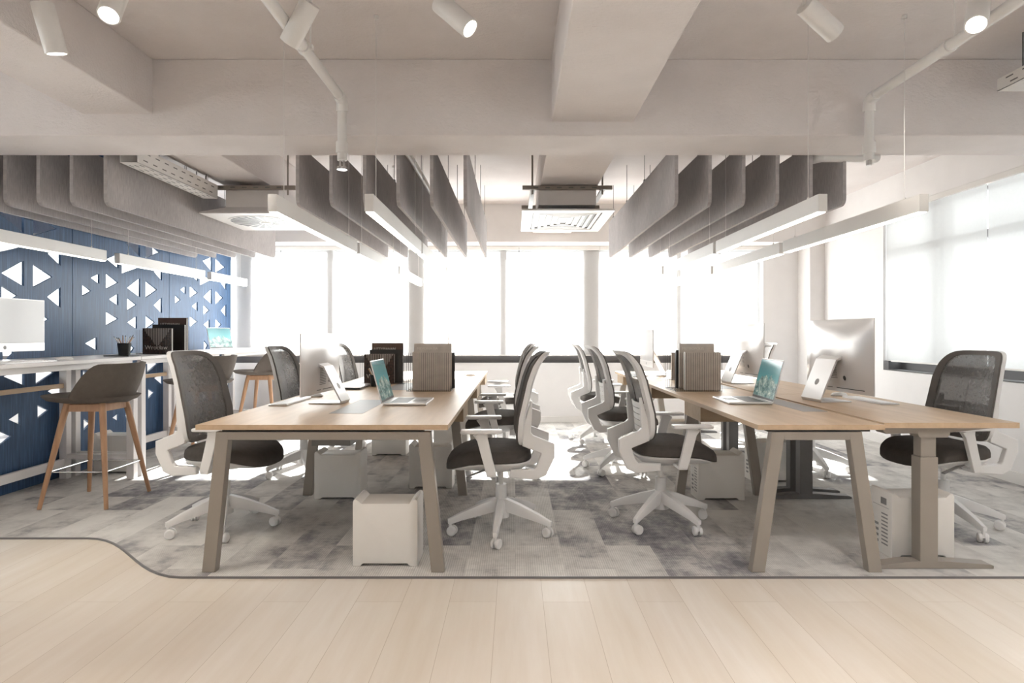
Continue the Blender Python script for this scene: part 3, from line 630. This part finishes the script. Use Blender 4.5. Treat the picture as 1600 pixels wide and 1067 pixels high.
for k in range(3):
    y = 1.4*k
    t = thing('bench_desk', 'oak topped desk on the aisle side of the right bench, %s' % ('nearest the camera', 'middle', 'by the windows')[k], 'desk', (1.51, 2.94+y, Z), 0, 'aisle side desks of the right bench')
    B('desk_top', -.315, .312, .001, 1.399, .7065, .7315, M['oak'], t, .001)
    B('dark_gap_bar', -.26, .25, .022, .06, .6955, .706, M['black'], t)  # same painted gap shade as a black bar under this top
    aframe(t, -.34, .305, .10, .012, .695)
    if k == 2: aframe(t, -.34, .305, .10, 1.33, .695)
    B('support_rail', -.05, .05, .06, 1.39, .675, .705, M['darkmetal'], t)
    B('cable_cover', .15, .29, .5, 1.15, .7316, .7321, M['grey'], t, .001)
    B('drawer', -.30, .10, .96, 1.33, .605, .7, M['oak_front'], t, .002)
for k in range(3):
    y = 1.42*k
    t = thing('height_adjustable_desk', 'height adjustable oak desk on column legs in the right bench, %s' % ('nearest the camera', 'middle', 'by the windows')[k], 'desk', (2.08, 2.965+y, Z), 0, 'height adjustable desks of the right bench')
    B('desk_top', -.250, .425, 0, 1.41, .7115, .7385, M['oak'], t, .001)
    for j, yy in enumerate((.035, 1.30)):
        mt = M['legmetal'] if (k == 0 and j == 0) else M['darkmetal']
        bm = nb(); prism(bm, [(-.25, 0), (-.25, .014), (-.235, .02), (-.09, .036), (.09, .036), (.31, .02), (.325, .014), (.325, 0)], 'y', yy, yy+.07, .002); build('foot', bm, mt, t)
        bm = nb(); box(bm, -.045, .045, yy, yy+.07, .034, .56, .003); box(bm, -.039, .039, yy+.006, yy+.064, .56, .68, .003); prism(bm, [(-.05, .66), (-.06, .675), (-.06, .69), (.10, .69), (.10, .675), (.085, .66)], 'y', yy-.006, yy+.07); build('column_leg', bm, mt, t)
        bm = nb(); prism(bm, [(-.235, .692), (-.22, .678), (.10, .685), (.32, .707), (.32, .711), (-.235, .711)], 'y', yy-.005, yy+.075, .001); build('top_bracket', bm, mt, t)
    B('support_rail', -.05, .05, .105, 1.30, .685, .710, M['darkmetal'], t)

# wall counter
for k, (y0, y1) in enumerate(((3.50, 4.92), (4.93, 6.35), (6.36, 7.78))):
    t = thing('wall_counter', 'tall white counter along the blue screen, %s' % ('under the white monitor', 'under the pen pot and book rack', 'under the open laptop by the windows')[k], 'counter', (-3.39, y0, Z), 0, 'tall white counters along the blue screen')
    L = y1-y0
    B('counter_top', -.32, .31, 0, L, .966, .992, M['counter'], t, .003)
    bm = nb(); box(bm, .24, .27, .05, L-.05, .925, .966); box(bm, -.28, -.25, .05, L-.05, .925, .966); build('top_rail', bm, M['counter'], t)
    for y in (.02, L-.075):
        for x in (-.31, .235): 
            B('leg', x, x+.06, y, y+.055, 0, .925, M['counter'], t, .003)
        B('side_rail', -.25, .235, y+.005, y+.05, .885, .925, M['counter'], t)
        B('side_rail', -.25, .235, y+.005, y+.05, .16, .20, M['counter'], t)
    B('floor_rail', -.30, -.265, .075, L-.075, .10, .165, M['counter'], t)
    B('foot_rail', -.30, -.27, .075, L-.075, .74, .775, M['oak'], t)

# ---------------------------------------------------------------- bar stools (front = +x)
def stool_proto():
    t = thing('bar_stool', 'x', 'stool')
    bm = nb(); fz = lambda x, y: .10*y*y + .10*max(0, x)**2 + .2*max(0, -x-.1)**2
    loft(bm, [sell(.03, 0, .20, .17, .700, e=2.4, fz=fz), sell(.04, 0, .27, .215, .712, e=2.4, fz=fz), sell(.045, 0, .30, .235, .735, e=2.3, fz=fz), sell(.045, 0, .302, .237, .742, e=2.3, fz=fz), sell(.04, 0, .27, .20, .740, e=2.4, fz=fz), sell(.03, 0, .15, .12, .732, e=2.4)])
    build('seat', bm, M['stoolfab'], t, True)
    def f(u, v):
        th = PI + (u-.5)*2*1.50; k = abs(u-.5)*2
        top = .975 - .22*max(0, (k-.58)/.42)**1.8; z0 = .700+.035*k; z = z0 + (top-z0)*v
        r = .243 + .035*v*(1-.3*k) - .035*(1-v)**2; sx = 1.0 + .06*v
        return (.02 + math.cos(th)*r*sx*1.02, math.sin(th)*r*1.08, z)
    bm = nb(); solid_grid(bm, f, 36, 10, lambda u, v: .016+.006*math.sin(PI*v)); build('back_shell', bm, M['stoolfab'], t, True)
    tops = [(.13, .12), (.13, -.12), (-.11, -.12), (-.11, .12)]; feet = [(.235, .235), (.235, -.235), (-.215, -.235), (-.215, .235)]
    for (a, b), (c, d) in zip(tops, feet):
        bm = nb(); tube(bm, [(a, b, .70), (a+(c-a)*.12, b+(d-b)*.12, .63), (c, d, .004)], [.022, .022, .013], 14); build('leg', bm, M['stoolwood'], t, True)
    for x0, x1, y0, y1 in ((.12, .145, -.11, .11), (-.125, -.10, -.11, .11), (-.10, .12, .11, .132), (-.10, .12, -.132, -.11)):
        B('seat_rail', x0, x1, y0, y1, .645, .695, M['stoolwood'], t, .003)
    fr = [(a+(c-a)*.66, b+(d-b)*.66, .245) for (a, b), (c, d) in zip(tops, feet)]
    for i in range(4):
        bm = nb(); tube(bm, [fr[i], fr[(i+1) % 4]], .005, 8); build('footrest_bar', bm, M['chrome'], t, True)
    return t
sp_ = stool_proto(); used = False
for loc, r, l in (((-2.95, 4.23), PI, 'taupe shell bar stool with oak legs at the counter, nearest the camera'),
                  ((-2.93, 5.62), PI, 'taupe shell bar stool at the counter, mostly behind the dark mesh chair'),
                  ((-2.95, 7.02), PI, 'taupe shell bar stool at the counter end near the back windows')):
    place(sp_, used, (loc[0], loc[1], Z), r, l, 'bar stools along the wall counter'); used = True

# ---------------------------------------------------------------- computer towers (front face towards -y)
def tower_proto():
    t = thing('computer_tower', 'x', 'computer')
    o = [(-.165, 0), (-.125, 0), (-.113, .014), (.113, .014), (.125, 0), (.165, 0), (.165, .325), (.160, .337), (.150, .341), (.140, .336), (.122, .318), (-.122, .318), (-.140, .336), (-.150, .341), (-.160, .337), (-.165, .325)]
    bm = nb(); prism(bm, o, 'y', -.095, .095, .004); build('case', bm, M['pcwhite'], t, True)
    bm = nb()
    for k in range(9): box(bm, -.1653, -.1650, -.06, -.005, .05+.02*k, .058+.02*k)
    for k in range(4): box(bm, -.1653, -.1650, .02, .06, .05+.03*k, .064+.03*k)
    box(bm, -.1653, -.1650, -.07, .07, .25, .252); box(bm, -.1653, -.1650, -.05, .0, .265, .30); build('port_slots', bm, M['grey'], t)
    return t
tp_ = tower_proto(); used = False
for (x, y), r, l in (((-.660, 3.125), 0, 'white computer tower on the carpet under the front edge of the left desk bench'),
                  ((-1.265, 4.345), 0, 'white computer tower beside the left middle leg of the left desk bench'),
                  ((-1.225, 5.88), 0, 'white computer tower farthest back under the left desk bench, left side'),
                  ((-.645, 4.645), 0, 'white computer tower under the left desk bench, beside the near aisle chair seat'),
                  ((-.640, 5.99), 0, 'white computer tower under the left desk bench, aisle side, farthest back'),
                  ((1.462, 4.325), 0, 'white computer tower under the right desk bench, right of the near aisle chair'),
                  ((2.06, 4.84), .05, 'white computer tower behind the dark column legs of the right desk bench'),
                  ((2.145, 3.235), 0, 'white computer tower behind the taupe column leg at the front right'),
                  ((1.66, 5.96), 0, 'white computer tower under the right desk bench, farthest back'),
                  ((-3.40, 5.14), 0, 'white computer tower under the wall counter behind the near bar stool')):
    place(tp_, used, (x, y, Z), r, l, 'white computer towers on the carpet'); used = True

# ---------------------------------------------------------------- monitors (screen towards +x, base at desk height)
def monitor(name_label, loc, rz, w, z0, z1, neck=True, bulge=.045, foot=(-.195, .02), fw=.11):
    t = thing('desktop_monitor', name_label, 'monitor', loc, rz); h = z1-z0; zc = (z0+z1)/2
    bm = nb(); n = 16
    A = [[bm.verts.new((-.004 - bulge*((1-(2*i/n-1)**2)**.75)*((1-(2*j/n-1)**2)**.75), w*(i/n-.5), z0+h*j/n)) for j in range(n+1)] for i in range(n+1)]
    Bq = [[bm.verts.new((.004, w*(i/n-.5), z0+h*j/n)) for j in range(n+1)] for i in range(n+1)]
    for i in range(n):
        for j in range(n): bm.faces.new((A[i][j], A[i][j+1], A[i+1][j+1], A[i+1][j])); bm.faces.new((Bq[i][j], Bq[i+1][j], Bq[i+1][j+1], Bq[i][j+1]))
    for i in range(n):
        bm.faces.new((A[i][0], A[i+1][0], Bq[i+1][0], Bq[i][0])); bm.faces.new((A[i][n], Bq[i][n], Bq[i+1][n], A[i+1][n]))
        bm.faces.new((A[0][i], Bq[0][i], Bq[0][i+1], A[0][i+1])); bm.faces.new((A[n][i], A[n][i+1], Bq[n][i+1], Bq[n][i]))
    build('housing', bm, M['gloss'], t, True)
    B('screen', .0042, .0062, -w/2+.006, w/2-.006, z0+h*.16, z1-.006, M['screen'], t, .0008)
    B('chin', .0042, .006, -w/2+.001, w/2-.001, z0+.001, z0+h*.155, M['alu'], t, .0008)
    bm = nb(); tube(bm, [(.006, 0, z0+h*.08), (.0066, 0, z0+h*.08)], .014, 16); build('emblem', bm, M['grey'], t)
    bm = nb(); strip(bm, [(-bulge+.004, zc-h*.02), (-bulge-.035, zc-h*.06), (foot[0]+.008, .018), (foot[0]+.014, .005), (foot[1], .004)], [.02, .012, .009, .009, .006], -fw, fw, .002); build('stand', bm, M['alu'], t)
    k = .42; px = (foot[0]+.008)*(1-k) + (-bulge-.035)*k; pz = .018*(1-k) + (zc-h*.06)*k
    dx, dz = (-bulge-.035)-(foot[0]+.008), (zc-h*.06)-.018; L = math.hypot(dx, dz); nx, nz = -dz/L, dx/L
    bm = nb(); tube(bm, [(px+nx*.0045, 0, pz+nz*.0045), (px+nx*.0056, 0, pz+nz*.0056)], .022, 20); build('cable_hole', bm, M['grey'], t)
    bm = nb()
    def back(y, z): return -.004 - bulge*(max(0, 1-(2*y/w)**2)**.75)*(max(0, 1-(2*(z-z0)/h-1)**2)**.75)
    def patch(ya, yb, za, zb, n=8):
        for i in range(n):
            p, q = ya+(yb-ya)*i/n, ya+(yb-ya)*(i+1)/n
            bm.faces.new([bm.verts.new((back(u_, v_)-.0012, u_, v_)) for u_, v_ in ((p, za), (q, za), (q, zb), (p, zb))])
    for q in range(10): patch(-.05, .05, zc-h*.10-.011*q, zc-h*.10-.011*q+.0035, 3)
    patch(-w*.40, -w*.02, z0+h*.05, z0+h*.05+.005, 12); patch(w*.04, w*.14, z0+h*.05, z0+h*.05+.005, 4)
    cy_, cz_ = -w*.17, z0+h*.20
    bm.faces.new([bm.verts.new((back(cy_+.014*math.cos(a_), cz_+.016*math.sin(a_))-.0014, cy_+.014*math.cos(a_), cz_+.016*math.sin(a_))) for a_ in [2*PI*i/16 for i in range(16)]])
    build('vent_slots', bm, M['black'], t)
    return t
TZ = Z+.7323
monitor('thin white desktop monitor seen from behind near the front of the left desk bench', (-1.262, 3.88, TZ), math.radians(-5)+0, .60, .065, .450, bulge=.012, foot=(-.17, .05), fw=.075)['note'] = ''
mm = [o for o in C.objects if 'note' in o][0]; del mm['note']
mm.rotation_euler.z = PI - math.radians(5)
monitor('large white desktop monitor with bulged back on the right desk bench, nearest the camera', (2.135, 3.95, Z+.7386), math.radians(5), .70, .062, .536)
monitor('white desktop monitor with bulged back on the right desk bench, behind the open laptop', (2.075, 5.36, Z+.7386), math.radians(3), .68, .062, .53)
monitor('small white monitor seen nearly edge on at the far end of the left desk bench', (-.715, 6.55, TZ), math.radians(3), .60, .10, .49, bulge=.012)
monitor('small grey monitor with dark lower screen at the far end of the right desk bench', (1.41, 6.4, TZ), PI-math.radians(0), .62, .10, .49, bulge=.012)
monitor('white desktop monitor on the tall counter at the left edge, screen facing the stools', (-3.44, 4.02, Z+.9925), 0, .68, .065, .43, bulge=.03, foot=(-.16, .05))

# ---------------------------------------------------------------- laptops (hinge at origin, base towards +x)
def laptop(label, loc, rz, w=.35, d=.25, tilt=.26, lid=.245):
    t = thing('laptop', label, 'laptop', loc, rz)
    b = B('base', .0, d, -w/2, w/2, .001, .014, M['alu'], t, .003)
    B('keyboard', .035, .035+d*.42, -w/2+.03, w/2-.03, .0142, .0150, M['black'], b); B('trackpad', d*.62, d-.02, -.06, .06, .0142, .0146, M['grey'], b)
    bm = nb(); box(bm, -.005, .002, -w/2, w/2, .0, lid, .002); o = build('lid', bm, M['alu'], t); o.location = (-.004, 0, .012); o.rotation_euler = (0, -tilt, 0)
    s = B('screen', .0022, .0030, -w/2+.008, w/2-.008, .018, lid-.008, M['picture'], o); B('bezel', .0021, .0026, -w/2+.003, w/2-.003, .004, lid-.003, M['black'], o)
    return t
laptop('open silver laptop with teal mountain picture on the left desk bench', (-.825, 3.90, TZ), 0, .36, .27, .27, .275)
laptop('open silver laptop with teal mountain picture on the right desk bench', (1.635, 3.96, TZ), PI-.05, .38, .27, .25, .275)
laptop('open laptop with pale picture on the tall counter near the windows', (-3.47, 7.08, Z+.9925), -.25, .38, .24, .22, .25)
t = thing('laptop', 'closed silver laptop on the left desk bench behind the thin white monitor', 'laptop', (-1.36, 4.95, TZ), .0); B('lid', -.12, .12, -.17, .17, .011, .019, M['alu'], t, .002); B('base', -.12, .12, -.17, .17, .001, .0105, M['black'], t, .001)

def keyboard(label, loc, rz, w=.43):
    t = thing('keyboard', label, 'keyboard', loc, rz); bm = nb(); prism(bm, [(-.058, .001), (.058, .001), (.058, .006), (-.058, .012)], 'y', -w/2, w/2, .001); build('body', bm, M['alu'], t)
    bm = nb()
    for r in range(5):
        for c in range(14): x = -.046+.02*r; box(bm, x, x+.016, -w/2+.012+c*(w-.024)/14, -w/2+.009+(c+1)*(w-.024)/14, .0105-.001*r-.0, .0130-.001*r)
    build('keys', bm, M['white'], t)
def mouse(label, loc, rz):
    bm = nb(); loft(bm, [sell(0, 0, .054, .029, .001, 24), sell(0, 0, .056, .031, .008, 24), sell(0, 0, .045, .024, .020, 24), sell(0, 0, .02, .011, .026, 24)]); o = build('computer_mouse', bm, M['white'], None, True); o.location = loc; o.rotation_euler = (0, 0, rz); tag(o, label, 'mouse')
keyboard('white keyboard left of the thin white monitor on the left desk bench', (-1.475, 3.93, TZ), PI, .44)
mouse('white mouse behind the keyboard on the left desk bench', (-1.43, 4.27, TZ), 0)
keyboard('white keyboard in front of the large monitor on the right desk bench', (2.33, 3.93, Z+.7386), 0, .44)
mouse('white mouse behind the keyboard on the right desk bench', (2.30, 4.24, Z+.7386), 0)
keyboard('white keyboard on the far aisle corner of the left desk bench', (-.50, 6.62, TZ), 0, .42)
mouse('white mouse on the tall counter right of the left edge monitor', (-3.20, 4.24, Z+.9925), 1.2)
keyboard('white keyboard on the tall counter in front of the left edge monitor', (-3.18, 3.86, Z+.9925), 0, .42)
keyboard('white keyboard on the far aisle corner of the right desk bench', (1.27, 6.35, TZ), PI, .40)
mouse('white mouse at the far aisle corner of the left desk bench', (-.47, 6.32, TZ), 0)

# ---------------------------------------------------------------- racks and books (covers towards -y)
def rack(label, x0, x1, y0, z, h, rows=4, dep=.30):
    t = thing('wire_rack', label, 'book rack', ((x0+x1)/2, y0, z)); w = (x1-x0)/2; n = 22
    for r in range(rows):
        y = dep*r/(rows-1); hh = h*(.42 if r == 0 else 1.0) if False else h
        bm = nb()
        if r in (1, 2): hh = .022
        for k in range(n): x = -w+2*w*k/(n-1); tube(bm, [(x, y, .001), (x, y, hh)], .0012, 5)
        tube(bm, [(-w, y, .004), (w, y, .004)], .002, 6); build('wire_row', bm, M['black'], t)
    bm = nb()
    for x in (-w, w): tube(bm, [(x, 0, .004), (x, dep, .004)], .002, 6)
    build('side_wire', bm, M['black'], t)
def book(label, x, y, z, w, h, th, mat, title=None, tz=.2, tsz=.05, lean=0, group=None, tx=None):
    t = thing('book', label, 'book', (x, y, z), 0, group); t.rotation_euler = (-lean, 0, 0)
    B('pages', -w/2+.004, w/2-.004, .0035, th-.0035, .004, h-.004, M['paper'], t)
    bm = nb(); box(bm, -w/2, w/2, 0, .003, 0, h); c = build('front_cover', bm, mat, t)
    bm = nb(); box(bm, -w/2, w/2, th-.003, th, 0, h); build('back_cover', bm, mat, t); bm = nb(); box(bm, -w/2-.001, -w/2+.002, 0, th, 0, h); build('spine', bm, mat, t)
    if title: text('title', title, tsz, M['print'], c, (tx if tx is not None else -w/2+.02, -.0008, tz), (PI/2, 0, 0))
    return t
rack('black wire rack holding tan books on the left desk bench, right of the open laptop', -.84, -.50, 4.62, TZ, .30)
book('tall tan book standing in the near wire rack of the left desk bench', -.665, 4.93-.10, TZ+.003, .30, .365, .03, M['cover_tan'], 'MEVONATIA', .315, .03)
book('lower tan book before the tall one in the near left bench rack', -.660, 4.70, TZ+.003, .295, .30, .05, M['cover_tan'])
book('dark grey book at the back of the near left bench rack', -.640, 4.87, TZ+.003, .29, .29, .04, M['cover_black'])
rack('black wire rack with dark city books on the left desk bench, behind the open laptop', -1.37, -.98, 5.28, TZ, .26)
book('book with striped photo cover and white title in the left bench far rack', -1.22, 5.36, TZ+.003, .27, .262, .04, M['cover_trees'], 'Wrocław', .045, .055)
book('dark brown book behind the striped cover book in the left bench far rack', -1.17, 5.42, TZ+.003, .30, .30, .03, M['cover_black'])
book('tall brown book with pale title at the back of the left bench far rack', -1.17, 5.47, TZ+.003, .285, .36, .03, M['cover_brown'], 'LITTYPIANAN', .295, .032)
rack('black wire rack holding tan books on the right desk bench, left of the open laptop', 1.24, 1.60, 4.62, TZ, .30)
book('tall tan book standing in the near wire rack of the right desk bench', 1.47, 4.83, TZ+.003, .28, .365, .03, M['cover_tan'], 'METROPOLIS', .315, .03)
book('lower tan striped book in front of the tall tan one in the right bench rack', 1.48, 4.70, TZ+.003, .28, .30, .05, M['cover_tan'])
book('black book at the left end of the right bench rack', 1.445, 4.88, TZ+.003, .26, .31, .03, M['cover_black'])
rack('pale wire rack with books on the right desk bench, beyond the near rack', 1.50, 1.80, 5.75, TZ, .27)
book('pale grey book in the far wire rack of the right desk bench', 1.66, 5.83, TZ+.003, .26, .26, .04, M['cover_tan'])
CZ = Z+.9925
rack('black wire rack with three dark books on the tall counter', -3.44, -3.13, 5.42, CZ, .22)
book('book with striped photo cover and white title on the tall counter', -3.285, 5.48, CZ+.003, .265, .235, .03, M['cover_trees'], 'Wrocław', .04, .055)
book('dark middle book of the rack on the tall counter', -3.25, 5.60, CZ+.003, .30, .27, .03, M['cover_black'])
book('tall brown book with pale title at the back of the rack on the tall counter', -3.26, 5.68, CZ+.003, .27, .335, .03, M['cover_brown'], 'LITTYPIANAN', .265, .03)

def potpens(label, loc, r, h, n, seed):
    t = thing('pen_pot', label, 'pen pot', loc); rg = random.Random(seed)
    bm = nb(); m_ = 24
    rings = [[(q*math.cos(2*PI*j/m_), q*math.sin(2*PI*j/m_), z) for j in range(m_)] for q, z in ((r*.80, .001), (r, h), (r*.93, h), (r*.74, .006))]
    loft(bm, rings, True, True); build('pot', bm, M['black'], t, True)
    for k in range(n):
        a = 2*PI*k/n; tl = rg.uniform(.06, .14); x0, y0 = r*.5*math.cos(a+2.6), r*.5*math.sin(a+2.6)
        bm = nb(); L = rg.uniform(.16, .19); dx, dy = r*.82*math.cos(a)-x0*.7, r*.82*math.sin(a)-y0*.7
        P = Vector((x0*.7, y0*.7, .012)); D = Vector((dx, dy, h*.95)).normalized()
        tube(bm, [P, P + D*(L-.012)], .004, 8); q = build('pencil', bm, M['paper'] if k % 3 else M['stoolwood'], None, True); q.location = loc
        tag(q, 'white pencil standing in the black pot ' + ('on the tall counter' if seed == 1 else 'behind the left bench laptop'), 'pencil', 'pencils in the pot ' + ('on the tall counter' if seed == 1 else 'on the left bench')) if k % 3 else tag(q, 'wooden pencil standing in the black pot ' + ('on the tall counter' if seed == 1 else 'behind the left bench laptop'), 'pencil', 'wooden pencils in the pot ' + ('on the tall counter' if seed == 1 else 'on the left bench'))
        bm = nb(); tube(bm, [P + D*(L-.012), P + D*L], [.004, .001], 8); build('tip', bm, M['black'], q)
potpens('black pot of pencils on the tall counter left of the book rack', (-3.285, 5.02, CZ+.008), .052, .10, 8, 1)
tag(B('desk_tray', -3.40, -3.19, 4.93, 5.10, CZ+.0005, CZ+.0075, M['black'], None, .002), 'thin black tray under the pencil pot on the tall counter', 'tray')
potpens('black pot of pencils on the left desk bench behind the open laptop', (-1.19, 5.08, TZ+.0005), .045, .10, 6, 2)
for x, y, l in ((-3.62, 0, ''),): pass
